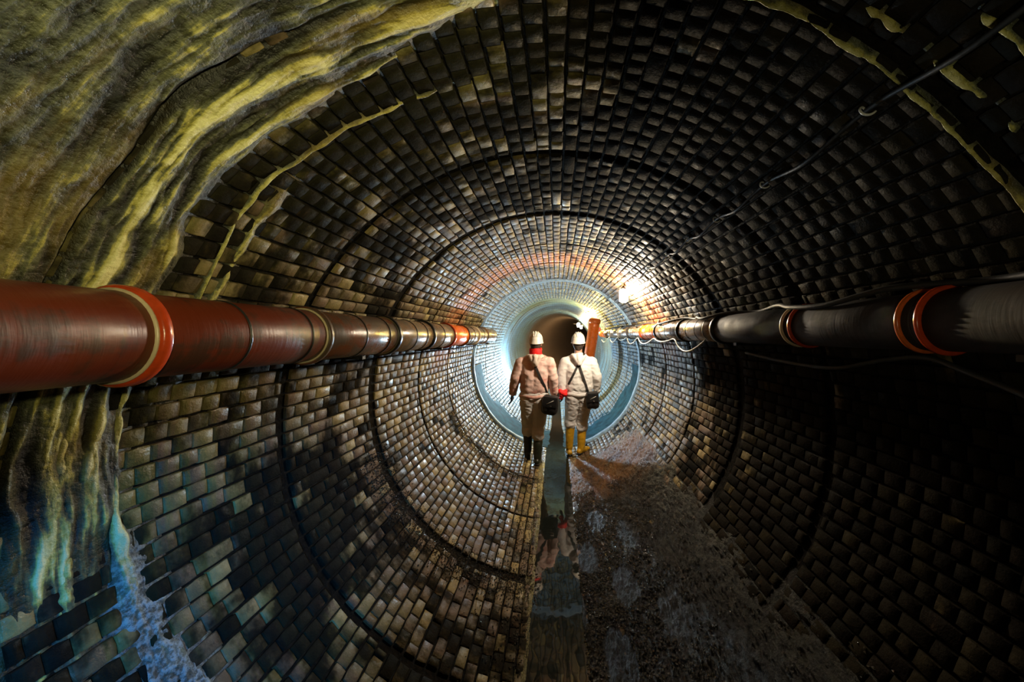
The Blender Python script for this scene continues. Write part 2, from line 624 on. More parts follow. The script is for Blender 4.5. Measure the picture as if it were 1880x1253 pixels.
def lay_bricks():
    rec = []
    edges = [Y0] + [g for g, _ in GROOVES] + [Y1]
    for c in range(NC):
        th = math.radians(-45) + (c + 0.5) * DTH
        for s in range(len(edges) - 1):
            a = edges[s] + (GROOVES[s - 1][1] / 2 if s else 0)
            b = edges[s + 1] - (GROOVES[s][1] / 2 if s < len(GROOVES) else 0)
            a += random.uniform(-0.006, 0.006)
            b += random.uniform(-0.008, 0.008)
            y = a
            first = brick_len(a) * (0.5 if c % 2 else 1.0)
            while y < b - 0.012:
                L = (first if y == a else brick_len(y)) * random.uniform(0.86, 1.14)
                if random.random() < 0.05:
                    L *= 1.8
                if b - (y + L) < 0.3 * brick_len(y):
                    L = b - y
                rec.append((c, th + random.gauss(0, 0.0011), y + L / 2, L, random.gauss(0, 0.0008), random.randrange(NV)))
                y += L
    return rec


bricks = lay_bricks()
quarter = {}
for qi, (nm, deg) in enumerate(QUARTERS):
    th = np.radians(np.linspace(deg, deg + 90, 67))
    yy = np.linspace(Y0, Y1, 60)
    TH, YY = np.meshgrid(th, yy, indexing='ij')
    inner = cyl(TH, YY, R + 0.013).reshape(-1, 3)
    outer = cyl(TH, YY, R + 0.30).reshape(-1, 3)
    f1 = grid_faces(67, 60)
    f2 = f1[:, ::-1] + len(inner)
    o = mk(nm, np.concatenate([inner, outer]), np.concatenate([f1, f2]), 'mortar')
    tag(o, kind='structure')
    quarter[nm] = o
tag(quarter['wall_right'], 'dark wet brick lining of the tunnel behind the right pipe')
tag(quarter['wall_left'], 'brown brick lining of the tunnel behind and below the left pipe')
tag(quarter['ceiling'], 'arched brick crown of the tunnel with dark ring joints')
tag(quarter['floor'], 'rounded brick floor of the tunnel with a shallow water channel')

for qi, (nm, deg) in enumerate(QUARTERS):
    mine = [b for b in bricks if b[0] // (NC // 4) == qi]
    cand = []
    for i, b in enumerate(mine):
        c, th, y, L, dr, k = b
        p = cyl(np.array([th]), y, R)[0]
        s = F / y
        u, v = 1022 + p[0] * s, 616 - (p[2] - CAMZ) * s
        n_in = np.array([-math.cos(th), 0, -math.sin(th)])
        d = np.array([0, 0, CAMZ]) - p
        area = s * s * max(0, float(np.dot(n_in, d))) / np.linalg.norm(d)
        inside = -15 < u < 1895 and -15 < v < 1268
        dth = math.degrees(th) % 360
        cov = float(crust_cover(np.array(dth), np.array(y)))
        if inside and cov < 0.4 and y > 0.3 and not (278 < dth < 320 and y < 4.2):
            cand.append((area, i))
    cand.sort(reverse=True)
    pick = set(i for _, i in cand[:300])
    vs, fs, ts, off = [], [], [], 0
    par = quarter[nm]
    for i, (c, th, y, L, dr, k) in enumerate(mine):
        t = Vector((-math.sin(th), 0, math.cos(th)))
        nin = Vector((-math.cos(th), 0, -math.sin(th)))
        loc = cyl(np.array([th]), y, R - dr)[0]
        mt = Matrix((( t.x, 0, nin.x, loc[0]), (t.y, 1, nin.y, loc[1]), (t.z, 0, nin.z, loc[2]), (0, 0, 0, 1)))
        if i in pick:
            o = bpy.data.objects.new('brick', VMESH[k])
            C.objects.link(o)
            o.parent = par
            o.matrix_local = mt @ Matrix.Diagonal((1, L / BL, 1, 1))
        else:
            v, f = VAR[k]
            w3 = (v * np.array([1, L / BL, 1])) @ np.array(mt.to_3x3()).T + loc
            vs.append(w3)
            fs.append(f + off)
            ts.append(np.full(len(v), TINT[k]))
            off += len(v)
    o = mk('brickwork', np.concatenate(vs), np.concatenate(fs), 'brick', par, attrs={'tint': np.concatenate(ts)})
    o.data.polygons.foreach_set('use_smooth', [q % 20 < 4 for q in range(len(o.data.polygons))])
    tag(o, kind='stuff')

# lining further on (bends to the right out of sight) and behind the camera
th = np.radians(np.linspace(0, 360, 133)[:-1])
ys = np.concatenate([np.linspace(Y1 - 0.02, 12, 20), np.linspace(12.3, 27, 50)])
v = []
for y in ys:
    p = cyl(th, y, R)
    p[:, 0] += 0.022 * max(0, y - 12.5) ** 2
    v.append(p)
f = grid_faces(len(ys), 132, True).tolist()
f.append([(len(ys) - 1) * 132 + k for k in range(132)])
tag(mk('wall_far', np.concatenate(v), f, 'far'), 'distant stretch of brick tunnel beyond the lanterns', kind='structure')
ys = np.linspace(-6, Y0 + 0.02, 20)
v = [cyl(th, y, R) for y in ys]
f = grid_faces(len(ys), 132, True).tolist()
f.append(list(range(132)))
tag(mk('wall_back', np.concatenate(v), f, 'far'), 'stretch of brick tunnel behind the viewer', kind='structure')

# raised lip of the lime coated stretch
prof = [(R + 0.02, -0.05), (R - 0.004, -0.045), (R - 0.022, -0.02), (R - 0.026, 0.03), (R - 0.012, 0.09), (R + 0.02, 0.12)]
a = np.linspace(0, 2 * PI, 181)[:-1]
v = []
for r_, h in prof:
    rr = r_ - 0.008 * noise3(a * 9, h * 9, 0)
    rr = rr + (R + 0.012 - np.minimum(rr, R + 0.012)) * sstep(-0.955, -0.985, np.sin(a))
    v.append(np.stack([rr * np.cos(a), 5.45 + h + 0.025 * noise3(np.cos(a) * 5, np.sin(a) * 5, h), R + rr * np.sin(a)], -1))
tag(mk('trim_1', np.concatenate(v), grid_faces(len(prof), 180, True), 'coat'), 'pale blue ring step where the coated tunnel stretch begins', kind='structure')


TH, YY = np.meshgrid(np.linspace(182, 358, 220), np.linspace(5.42, 6.55, 60), indexing='ij')
d = 0.010 * sstep(6.45, 6.1, YY + 0.25 * fbm(TH / 14, YY * 2, 1, 3) + 0.25 * sstep(225, 190, TH) + 0.25 * sstep(315, 350, TH)) * (1 + 0.3 * fbm(TH / 6, YY * 5, 2, 3))
f = grid_faces(220, 60)
keep = (d.ravel()[f] > 0.0015).any(axis=1)
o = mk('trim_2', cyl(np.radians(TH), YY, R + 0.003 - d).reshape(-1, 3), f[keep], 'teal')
tag(o, 'smooth teal lining sheet on the lower half of the tunnel past the pale ring', kind='structure')


# ------------------------------------------------------------------ mineral crusts on the lining
def crust(name, parent, t0, t1, y0, y1, nt, ny, fn, mat='crust', kind='stuff'):
    TH, YY = np.meshgrid(np.linspace(t0, t1, nt), np.linspace(y0, y1, ny), indexing='ij')
    t, crest, lime = fn(TH, YY)
    p = cyl(np.radians(TH), YY, R + 0.014 - t).reshape(-1, 3)
    f = grid_faces(nt, ny)
    tt = t.ravel()
    keep = (tt[f] > 0.001).any(axis=1)
    o = mk(name, p, f[keep], mat, parent, attrs={'crest': np.clip(crest, 0, 1), 'lime': np.clip(lime, 0, 1)})
    if kind:
        tag(o, kind=kind)
    return o


def f_upper(TH, Y):
    cov = crust_cover(TH, Y)
    warp = 0.05 * fbm(TH / 28, Y * 2, 0.5, 3)
    yy = Y + warp
    r1 = 1 - np.abs(fbm(yy * 15, TH / 26, 2.0, 4))
    r2 = 1 - np.abs(fbm(yy * 38 + 0.8 * fbm(TH / 7, Y * 6, 3, 3), TH / 16, 5.0, 3))
    lump = fbm(TH / 5 + Y * 3, Y * 11, 9.0, 5)
    t = cov * (0.019 + 0.013 * np.clip(r1 - 0.25, 0, 1) ** 1.5 + 0.005 * (r2 - 0.5) + 0.007 * lump)
    crack = bell(yy, 0.80, 0.0075) * sstep(110, 130, TH)
    ridge = bell(yy, 0.975, 0.016) * (0.7 + 0.5 * fbm(TH / 6, yy * 4, 1, 2)) + 0.8 * bell(yy, 0.875, 0.02) + 0.6 * bell(yy, 0.92, 0.012) * sstep(120, 140, TH)
    t = t * (1 - 0.75 * crack) + cov * 0.010 * np.clip(ridge, 0, 1.3)
    crest = -0.12 + 0.55 * np.clip(r1 - 0.3, 0, 1) + 0.36 * (r2 - 0.2) + 0.22 * lump + 0.5 * np.clip(ridge, 0, 1.2)
    crest = crest * (1 - crack) - 0.35 * sstep(0.72, 0.60, Y) * 0.4 - 0.22 * (1 - cov)
    # thin runs past the main edge
    run = bell(yy, 1.13, 0.012) * sstep(100, 112, TH) * sstep(178, 160, TH) + bell(yy, 1.20, 0.03) * sstep(128, 140, TH) * sstep(176, 160, TH)
    t = np.maximum(t, run * 0.027 * (0.8 + 0.4 * fbm(TH / 4, yy * 3, 2, 2)))
    crest = np.maximum(crest, run * 0.62)
    return np.maximum(t, 0), crest, 0 * t + 0.12 * sstep(0.8, 0.6, Y)


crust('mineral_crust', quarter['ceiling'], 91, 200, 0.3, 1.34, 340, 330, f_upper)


def f_lowleft(TH, Y):
    yy = Y + 0.02 * fbm(TH / 10, Y * 3, 0.2, 3)
    n1 = fbm(TH / 3, Y * 18, 3, 4)
    r2 = 1 - np.abs(fbm(yy * 34, TH / 14, 5.0, 3))
    run1 = bell(yy, 1.035, 0.018) * sstep(166, 168, TH) * sstep(200, 188, TH)
    run2 = bell(yy, 0.915, 0.03) * sstep(166, 168, TH) * sstep(206, 186, TH)
    apron = bell(yy, 1.06, 0.065 + 0.0012 * (TH - 185)) * sstep(181, 190, TH) * sstep(222, 212, TH)
    broad = sstep(0.90, 0.72, Y) * sstep(166, 170, TH) * sstep(208, 190, TH) * 0.3
    s = np.clip(run1 + run2 + 0.9 * apron + broad, 0, 1.2)
    t = s * (0.023 + 0.008 * n1 + 0.004 * (r2 - 0.4)) - 0.002
    crest = 0.26 * s + 0.26 * run1 + 0.14 * run2 + 0.25 * (r2 - 0.5) + 0.25 * n1 + 0.08
    lime = np.clip(apron * sstep(184, 194, TH) * (0.85 + 0.5 * n1), 0, 0.95)
    return np.maximum(t, 0), crest, lime


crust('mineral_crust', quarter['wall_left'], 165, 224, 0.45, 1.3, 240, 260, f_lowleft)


def f_upright(TH, Y):
    yy = Y + 0.012 * fbm(TH / 9, Y * 3, 7, 3)
    br = sstep(-0.15, 0.2, fbm(TH / 7, Y * 2, 4, 3))
    a = bell(yy, 0.818, 0.0065 + 0.009 * bell(TH, 29, 6)) * sstep(18, 23, TH) * sstep(84, 74, TH) * (0.75 + 0.25 * br)
    b = bell(yy, 0.742, 0.0075) * sstep(30, 34, TH) * sstep(80, 70, TH) * (0.35 + 0.65 * br)
    c = bell(yy, 0.65, 0.007) * sstep(38, 42, TH) * sstep(62, 56, TH) * br
    d = 0.8 * bell(yy, 0.70, 0.015) * sstep(5, 14, TH) * sstep(34, 26, TH)
    s = np.clip(a + b + c + d, 0, 1)
    n1 = fbm(TH / 2, Y * 20, 3, 3)
    t = s * (0.030 + 0.008 * n1) - 0.002
    return np.maximum(t, 0), 0.2 + 0.55 * s + 0.2 * n1, 0 * t


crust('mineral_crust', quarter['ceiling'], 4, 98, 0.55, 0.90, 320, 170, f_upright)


def f_mound(TH, Y):
    n1 = fbm(TH / 4, Y * 12, 6, 4)
    s = sstep(0.92, 0.78, Y) * sstep(299, 318, TH) * sstep(352, 338, TH)
    return np.maximum(s * (0.09 + 0.04 * n1) - 0.003, 0), 0.22 + 0.2 * n1, 0 * n1


crust('mineral_mound', quarter['wall_right'], 296, 356, 0.4, 1.0, 130, 130, f_mound)


# wet sludge on the right of the channel, silt on the left, both real relief
def bank(name, parent, a0, a1, y0, y1, na, ny, fn, mat):
    A, YY = np.meshgrid(np.linspace(a0, a1, na), np.linspace(0, 1, ny) ** 1.6 * (y1 - y0) + y0, indexing='ij')
    h = fn(A, YY)
    th_ = PI * 1.5 + A / R
    p = cyl(th_, YY, R + 0.012 - h).reshape(-1, 3)
    f = grid_faces(na, ny)
    keep = (h.ravel()[f] > 0.001).any(axis=1)
    o = mk(name, p, f[keep], mat, parent)
    return tag(o, kind='stuff')


def f_sludge(A, Y):
    g = fbm(A * 26, Y * 13, 2, 5)
    rid = 1 - np.abs(fbm(A * 60, Y * 26, 4, 3))
    s = sstep(0.165, 0.20, A + 0.01 * fbm(Y * 4, A, 1, 2)) * sstep(1.42, 1.15, A + 0.14 * fbm(Y * 2.5, A * 4, 3, 3)) * sstep(5.2, 4.4, Y)
    gut = 1 - 0.3 * bell(A, 0.40 + 0.03 * fbm(Y * 2, 0.5, 0, 2), 0.025)
    berm = bell(A, 0.33, 0.035)
    return np.maximum(s * gut * (0.017 + 0.012 * g + 0.008 * rid + 0.010 * berm), 0)


bank('sludge', quarter['floor'], 0.15, 1.46, 0.5, 5.3, 380, 640, f_sludge, 'sludge')


def f_silt(A, Y):
    g = fbm(A * 40, Y * 22, 8, 5)
    edge = 0.195 + 0.06 * fbm(Y * 2.2, 0.4, 1, 3)
    s = sstep(-edge - 0.05, -edge + 0.02, A) * sstep(-0.158, -0.172, A + 0.006 * fbm(Y * 7, 0, 2, 3))
    return np.maximum(s * (0.018 + 0.010 * g), 0)


bank('silt_bank', quarter['floor'], -0.34, -0.15, 0.7, 5.3, 60, 520, f_silt, 'silt')

# grit washed along the ring joint
gv, gf, off = [], [], 0
ico_v = np.array([[0, 0, 1], [.9, 0, .4], [.28, .85, .4], [-.72, .53, .4], [-.72, -.53, .4], [.28, -.85, .4], [0, 0, -.6]])
ico_f = np.array([[0, 1, 2], [0, 2, 3], [0, 3, 4], [0, 4, 5], [0, 5, 1], [6, 2, 1], [6, 3, 2], [6, 4, 3], [6, 5, 4], [6, 1, 5]])
pend = []
for q in range(24000):
    kind = q % 12
    if kind < 2:
        y, tdeg = 2.40 + rng.normal(0, 0.10), rng.uniform(196, 266)
        if abs(y - 2.47) < 0.03 and rng.random() < 0.6:
            continue
    elif kind == 2:
        y, tdeg = 4.12 + rng.normal(0, 0.06), rng.uniform(200, 264)
    elif kind == 3:
        y, tdeg = 3.1 + rng.normal(0, 1.1), 262 - abs(rng.normal(0, 6))
    else:
        y = 0.9 + 2.9 * rng.random() ** 1.1
        tdeg = 277 + abs(rng.normal(0, 17))
        if tdeg > 330 or math.sin(y * 9 + tdeg / 3) + math.sin(y * 5 - tdeg / 2.3) < -0.5:
            continue
    t_ = math.radians(tdeg)
    s_ = rng.uniform(0.0025, 0.0065) * (1.25 if kind > 3 else 1.0)
    if y > 0.4:
        pend.append((t_, y, s_, kind))
pend = np.array(pend)
hs = np.maximum(f_sludge((pend[:, 0] - PI * 1.5) * R, pend[:, 1]) - 0.011 + 0.3 * pend[:, 2], 0)
for (t_, y, s_, kind), hq in zip(pend, hs):
    lift = hq if kind > 3 else 0.004
    c_ = cyl(np.array([t_]), y, R - lift)[0]
    an = rng.uniform(0, 2 * PI)
    ro_ = np.array([[math.cos(an), -math.sin(an), 0], [math.sin(an), math.cos(an), 0], [0, 0, 1]])
    gv.append((ico_v * s_ * rng.uniform(0.6, 1.4, (1, 3))) @ ro_.T + c_)
    gf.append(ico_f + off)
    off += 7
o = mk('grit', np.concatenate(gv), np.concatenate(gf), 'grit', quarter['floor'], smooth=False)
tag(o, kind='stuff')

# water
ny, na = 160, 9
ys = np.linspace(0.3, 12.0, ny)
v = []
for y in ys:
    wl = 0.178 + 0.006 * float(noise3(y * 3, 0.2, 0))
    wr = 0.180 + 0.008 * float(noise3(y * 3, 5.2, 0))
    k = 1 - 0.45 * float(sstep(5.2, 7.0, y))
    x = np.linspace(-wl * k, wr * k, na)
    v.append(np.stack([x, np.full(na, y), np.full(na, 0.0125)], -1))
v = np.concatenate(v)
nb = len(v)
v2 = v.copy()
v2[:, 2] = -0.01
o = mk('water', np.concatenate([v, v2]), np.concatenate([grid_faces(ny, na)[:, ::-1], grid_faces(ny, na) + nb]), 'water')
tag(o, 'shallow strip of still water reflecting the two walkers', 'water', kind='stuff')


# ------------------------------------------------------------------ pipes
def pipe_section(parent, y0, y1, r_, cx, cz, mat, n=40):
    L = y1 - y0
    prof = [(r_ - 0.012, 0.0), (r_ - 0.002, 0.0), (r_, 0.003), (r_, L * 0.5), (r_, L - 0.003), (r_ - 0.002, L), (r_ - 0.012, L), (r_ - 0.012, 0.0)]
    v, f = lathe(prof, (cx, y0, cz), 'y', n)
    return mk('pipe_section', v, f, mat, parent)


def pipe_collar(parent, y, r_, cx, cz, mat, wdt=0.02, gasket=None, lift=0.012):
    prof = [(r_ - 0.004, -wdt), (r_ + lift * 0.6, -wdt), (r_ + lift, -wdt * 0.6), (r_ + lift, wdt * 0.6), (r_ + lift * 0.6, wdt), (r_ - 0.004, wdt)]
    v, f = lathe(prof, (cx, y, cz), 'y', 44)
    o = mk('collar', v, f, mat, parent)
    if gasket:
        prof = [(r_ - 0.004, -wdt - 0.006), (r_ + lift * 0.42, -wdt - 0.005), (r_ + lift * 0.42, -wdt + 0.001), (r_ - 0.004, -wdt + 0.001)]
        v, f = lathe(prof, (cx, y, cz), 'y', 44)
        mk('gasket', v, f, gasket, o)
    return o


def pipe_joint(parent, y, r_, cx, cz):
    prof = [(r_ - 0.003, -0.004), (r_ + 0.0025, -0.003), (r_ + 0.0025, 0.003), (r_ - 0.003, 0.004)]
    v, f = lathe(prof, (cx, y, cz), 'y', 44)
    return mk('joint_band', v, f, 'black', parent)


def bracket(parent, y, cx, cz, r_, side):
    xw = side * (math.sqrt(R * R - (cz - r_ - 0.03 - R) ** 2) + 0.02)
    parts = [box(((cx + xw) / 2, y, cz - r_ - 0.012), (abs(xw - cx) + 0.03, 0.035, 0.012)),
             box((cx - side * 0.01, y, cz - r_ - 0.008), (0.06, 0.03, 0.018))]
    v, f = join(parts)
    return mk('wall_bracket', v, f, 'black', parent, smooth=False)


LX, LZ, LR = -1.16, CAMZ - 0.002, 0.120
lp = empty('drain_pipe', (LX, 0.2, LZ))
tag(lp, 'long red-brown plastic pipe with collars along the left tunnel wall', 'pipe')
lc = [(0.866, 'collar_red', 'cream', 0.016), (1.50, 'pipe_brown', 'cream', 0.014), (2.17, 'black', 'pipe_tan', 0.013), (2.79, 'black', None, 0.013),
      (3.36, 'collar_red', None, 0.012), (3.92, 'pipe_brown', None, 0.012), (4.45, 'cream', None, 0.012), (5.02, 'pipe_tan', None, 0.012)]
cuts = [0.05] + [c[0] for c in lc] + [5.75]
mats = ['pipe_red', 'pipe_red', 'pipe_brown', 'pipe_tan', 'pipe_tan', 'pipe_orange', 'pipe_tan', 'pipe_tan', 'pipe_tan']
for i in range(len(cuts) - 1):
    pipe_section(lp, cuts[i], cuts[i + 1], LR - 0.0006 * i, LX, LZ, mats[i])
for y, m, g, lift in lc:
    pipe_collar(lp, y, LR, LX, LZ, m, 0.014 if y < 2 else 0.02, g, lift)
for y in (0.606, 1.115, 1.40, 1.80, 2.05, 2.45, 2.65, 3.06, 4.2, 4.75):
    pipe_joint(lp, y, LR, LX, LZ)
for y in (0.55, 1.9, 3.2, 4.6, 5.4):
    bracket(lp, y, LX, LZ, LR, -1)

RX, RZ, RR = 1.185, CAMZ + 0.045, 0.094
rp = empty('drain_pipe', (RX, 0.2, RZ))
tag(rp, 'soiled pipe, near half coloured as if shaded, with orange collars and cables along the right tunnel wall', 'pipe')
rc = [(1.045, 'collar_orange', 0.010), (0.985, 'collar_red', 0.013), (1.585, 'cream', 0.009), (1.53, 'collar_red', 0.011), (2.30, 'black', 0.014),
      (2.97, 'black', 0.013), (3.66, 'black', 0.012), (4.32, 'collar_red', 0.012), (5.1, 'pipe_dark', 0.012), (5.9, 'cream', 0.01), (6.8, 'cream', 0.01), (7.7, 'collar_orange', 0.01)]
cuts = [0.05, 1.015, 1.56, 2.30, 2.97, 3.66, 4.32, 5.1, 5.9, 6.8, 7.7, 8.5]
mats = ['pipe_dark', 'pipe_dark', 'pipe_dark', 'pipe_tan', 'pipe_tan', 'pipe_orange', 'pipe_tan', 'pipe_tan', 'pipe_tan', 'pipe_tan', 'pipe_orange']  # near sections coloured dark for shade, further ones tan and orange
for i in range(len(cuts) - 1):
    pipe_section(rp, cuts[i], cuts[i + 1], RR, RX, RZ, mats[i])
for y, m, lift in rc:
    pipe_collar(rp, y, RR, RX, RZ, m, 0.007 if y < 1.7 else 0.02, None, lift)
for y in (2.45, 2.6, 2.78, 3.15, 3.32, 3.5, 3.85, 4.05, 4.6, 4.85):
    pipe_joint(rp, y, RR, RX, RZ)
for y in (0.8, 2.1, 3.4, 4.7, 6.2, 7.6):
    bracket(rp, y, RX, RZ, RR, 1)
v, f = box((RX - 0.09, 8.45, RZ + 0.10), (0.09, 0.02, 0.12), None, 0.008)
tag(mk('warning_tape', v, f, 'tape', rp), 'scrap of pink and white tape')

# leaning orange pipe deeper in
p0, p1 = np.array([0.875, 7.45, 2.25]), np.array([0.60, 7.75, 0.21])
ip = empty('drop_pipe', tuple(p1))
tag(ip, 'bright orange pipe leaning up to the crown behind the walkers', 'pipe')
pts = p1 + (p0 - p1) * np.linspace(0, 1, 12)[:, None]
v, f = sweep(pts, 0.125, 28)
mk('pipe_section', v, f, 'pipe_orange', ip)
for t_ in (0.03, 0.55, 0.97):
    c_ = p1 + (p0 - p1) * t_
    d_ = (p0 - p1) / np.linalg.norm(p0 - p1)
    v, f = sweep([c_ - d_ * 0.04, c_ - d_ * 0.038, c_ + d_ * 0.038, c_ + d_ * 0.04], [0.13, 0.138, 0.138, 0.13], 28)
    mk('collar', v, f, 'collar_orange', ip)


# ------------------------------------------------------------------ cables
def spline(pts, n=12):
    pts = np.asarray(pts, float)
    P_ = np.concatenate([[2 * pts[0] - pts[1]], pts, [2 * pts[-1] - pts[-2]]])
    out = []
    for i in range(1, len(P_) - 2):
        for t in np.linspace(0, 1, n, endpoint=False):
            a, b, c, d = P_[i - 1:i + 3]
            out.append(0.5 * ((2 * b) + (-a + c) * t + (2 * a - 5 * b + 4 * c - d) * t * t + (-a + 3 * b - 3 * c + d) * t ** 3))
    out.append(pts[-1])
    return np.array(out)


def on_wall(deg, y, gap):
    return cyl(np.array([math.radians(deg)]), y, R - gap)[0]


fc = empty('festoon_cable', tuple(on_wall(52, 0.3, 0.02)))
tag(fc, 'thin black cable clipped along the upper right of the crown, feeding the lanterns', 'cable')
hooks = [0.42, 0.88, 1.32, 1.72, 2.1, 2.5, 3.0, 3.6, 4.15, 5.2, 6.3, 7.5, 8.7, 10.0, 11.3, 12.6]
pts = []
for i, y in enumerate(hooks):
    pts.append(on_wall(52, y, 0.022))
    if i + 1 < len(hooks):
        d = hooks[i + 1] - y
        m_ = on_wall(52 - 0.3, y + d / 2, 0.03 + 0.05 * min(d, 1.0))
        m_[2] -= 0.015 * d
        pts.append(m_)
v, f = sweep(spline(pts, 8), 0.0065, 8)
mk('cable', v, f, 'cable', fc)
for y in hooks[1:8]:
    a_ = np.linspace(0, 1.6 * PI, 16)
    c_ = on_wall(52, y, 0.012)
    t_ = np.array([math.sin(math.radians(52)), 0, -math.cos(math.radians(52))])
    n_ = np.array([-math.cos(math.radians(52)), 0, -math.sin(math.radians(52))])
    pts = [c_ + t_ * 0.016 * math.cos(q) + n_ * (0.012 + 0.016 * math.sin(q)) + np.array([0, 0.03 * k / 15, 0]) for k, q in enumerate(a_)]
    v, f = sweep(pts, 0.003, 6)
    mk('cable_clip', v, f, 'wire', fc)

pc = empty('power_cable', (RX, 0.3, RZ + 0.13))
tag(pc, 'black cable lying in waves along the top of the right pipe', 'cable')
pts = []
for i, y in enumerate(np.arange(0.25, 8.4, 0.22)):
    a_ = math.radians(100 + 38 * math.sin(i * 1.35 + 0.6) + (18 if y < 1.3 else 0))
    rr = RR + 0.016 + (0.012 if i % 3 == 1 else 0)
    pts.append([RX + rr * math.cos(a_), y, RZ + rr * math.sin(a_)])
v, f = sweep(spline(pts, 6), 0.011, 8)
mk('cable', v, f, 'cable', pc)

gc = empty('hose', tuple(px(1880, 725, 0.92)))
tag(gc, 'grey hose hanging in slack curves under the right pipe', 'hose')
pts = [px(1990, 775, 0.80), px(1880, 725, 0.92), px(1780, 685, 1.05), px(1700, 657, 1.18), px(1620, 662, 1.32), px(1530, 676, 1.5), px(1440, 664, 1.8), px(1370, 648, 2.1)]
v, f = sweep(spline(pts, 8), 0.010, 8)
mk('hose_run', v, f, 'cable_grey', gc)
lps = empty('loop_cable', (RX - 0.06, 2.4, RZ - 0.15))
tag(lps, 'thin looped cable hanging below the far half of the right pipe', 'cable')
pts = []
for y0, y1, dp in ((2.45, 3.1, 0.10), (3.1, 3.75, 0.03), (3.75, 4.5, 0.07), (4.5, 5.2, 0.09), (5.2, 6.0, 0.05), (6.0, 6.9, 0.10), (6.9, 8.3, 0.12)):
    for t in np.linspace(0, 1, 5, endpoint=False):
        pts.append([RX - 0.07 - 0.02 * math.sin(t * PI), y0 + (y1 - y0) * t, RZ - RR + 0.012 - dp * math.sin(t * PI)])
v, f = sweep(spline(pts, 5), 0.007, 7)
mk('cable', v, f, 'wire', lps)


# ------------------------------------------------------------------ lanterns on the cable
def lantern(loc, mat, label, scale=1.0):
    x, y, z = loc
    e = empty('lantern', (x, y, z - 0.09))
    tag(e, label, 'lamp', 'lanterns hung along the crown')
    k = scale
    v, f = lathe([(0.0, -0.078 * k), (0.03 * k, -0.078 * k), (0.05 * k, -0.07 * k), (0.056 * k, -0.05 * k), (0.056 * k, 0.05 * k), (0.05 * k, 0.07 * k), (0.0, 0.075 * k)], loc, 'z', 16)
    mk('glass', v, f, mat, e)
    v, f = lathe([(0.0, 0.125 * k), (0.016 * k, 0.125 * k), (0.02 * k, 0.105 * k), (0.034 * k, 0.10 * k), (0.04 * k, 0.08 * k), (0.036 * k, 0.074 * k), (0.0, 0.074 * k)], loc, 'z', 20)
    cp = mk('cap', v, f, 'black', e)
    top = on_wall(52, y, 0.022)
    pts = [[x, y, z + 0.12 * k], [x + 0.004, y, z + 0.15], [x + (top[0] - x) * 0.5 + 0.02, y, (z + top[2]) / 2 + 0.04], list(top)]
    v, f = sweep(spline(pts, 6), 0.0045, 6)
    mk('cord', v, f, 'wire', e)
    for q in range(4):
        a_ = q * PI / 2 + 0.4
        c_, s_ = math.cos(a_), math.sin(a_)
        pts = [[x + 0.036 * k * c_, y + 0.036 * k * s_, z + 0.085 * k], [x + 0.064 * k * c_, y + 0.064 * k * s_, z + 0.055 * k], [x + 0.064 * k * c_, y + 0.064 * k * s_, z - 0.06 * k],
               [x + 0.03 * k * c_, y + 0.03 * k * s_, z - 0.088 * k], [x, y, z - 0.09 * k]]
        v, f = sweep(pts, 0.0016, 5)
        mk('cage_wire', v, f, 'steel', e)
    return e


lantern(tuple(px(1145, 543, 4.1)), 'lamp1', 'nearest white lantern hanging at the upper right of the tunnel')
lantern(tuple(px(1081, 579, 8.7)), 'lamp2', 'middle lantern glowing yellow just above the leaning orange pipe')
lantern(tuple(px(1062, 597, 12.6)), 'lamp3', 'farthest lantern shining directly above the right walker')

lantern(tuple(px(1067, 601, 17.0)), 'lamp3', 'tiny lantern added in the far bend to light the distance, just below and right of the farthest bright one')  # extra lantern, added to brighten the far stretch

# cool work light on a stand further in, screened by the left walker
wl = empty('work_light', (-0.68, 8.6, 0.18))
tag(wl, 'cool bluish work light on a tripod hidden behind the walker in pink', 'lamp')
v, f = lathe([(0.0, -0.15), (0.045, -0.15), (0.06, -0.13), (0.06, 0.13), (0.045, 0.15), (0.0, 0.15)], (-0.68, 8.6, 1.02), 'z', 14)
mk('glowing_tube', v, f, 'flood', wl)
v, f = lathe([(0.0, -0.02), (0.05, -0.02), (0.065, 0.0), (0.065, 0.02), (0.0, 0.03)], (-0.68, 8.6, 0.86), 'z', 18)
mk('socket', v, f, 'black', wl)
v, f = lathe([(0.0, -0.012), (0.065, -0.012), (0.06, 0.02), (0.02, 0.035), (0.0, 0.035)], (-0.68, 8.6, 1.18), 'z', 18)
mk('cap', v, f, 'black', wl)
v, f = sweep([[-0.68, 8.6, 0.45], [-0.68, 8.6, 0.87]], 0.014, 10)
mk('pole', v, f, 'black', wl)
for q in range(3):
    a_ = q * 2 * PI / 3 + 0.5
    xx, yy = -0.68 + 0.26 * math.cos(a_), 8.6 + 0.26 * math.sin(a_)
    v, f = sweep([[-0.68, 8.6, 0.62], [xx, yy, R - math.sqrt(R * R - xx * xx) + 0.005]], 0.010, 8)
    mk('leg', v, f, 'black', wl)


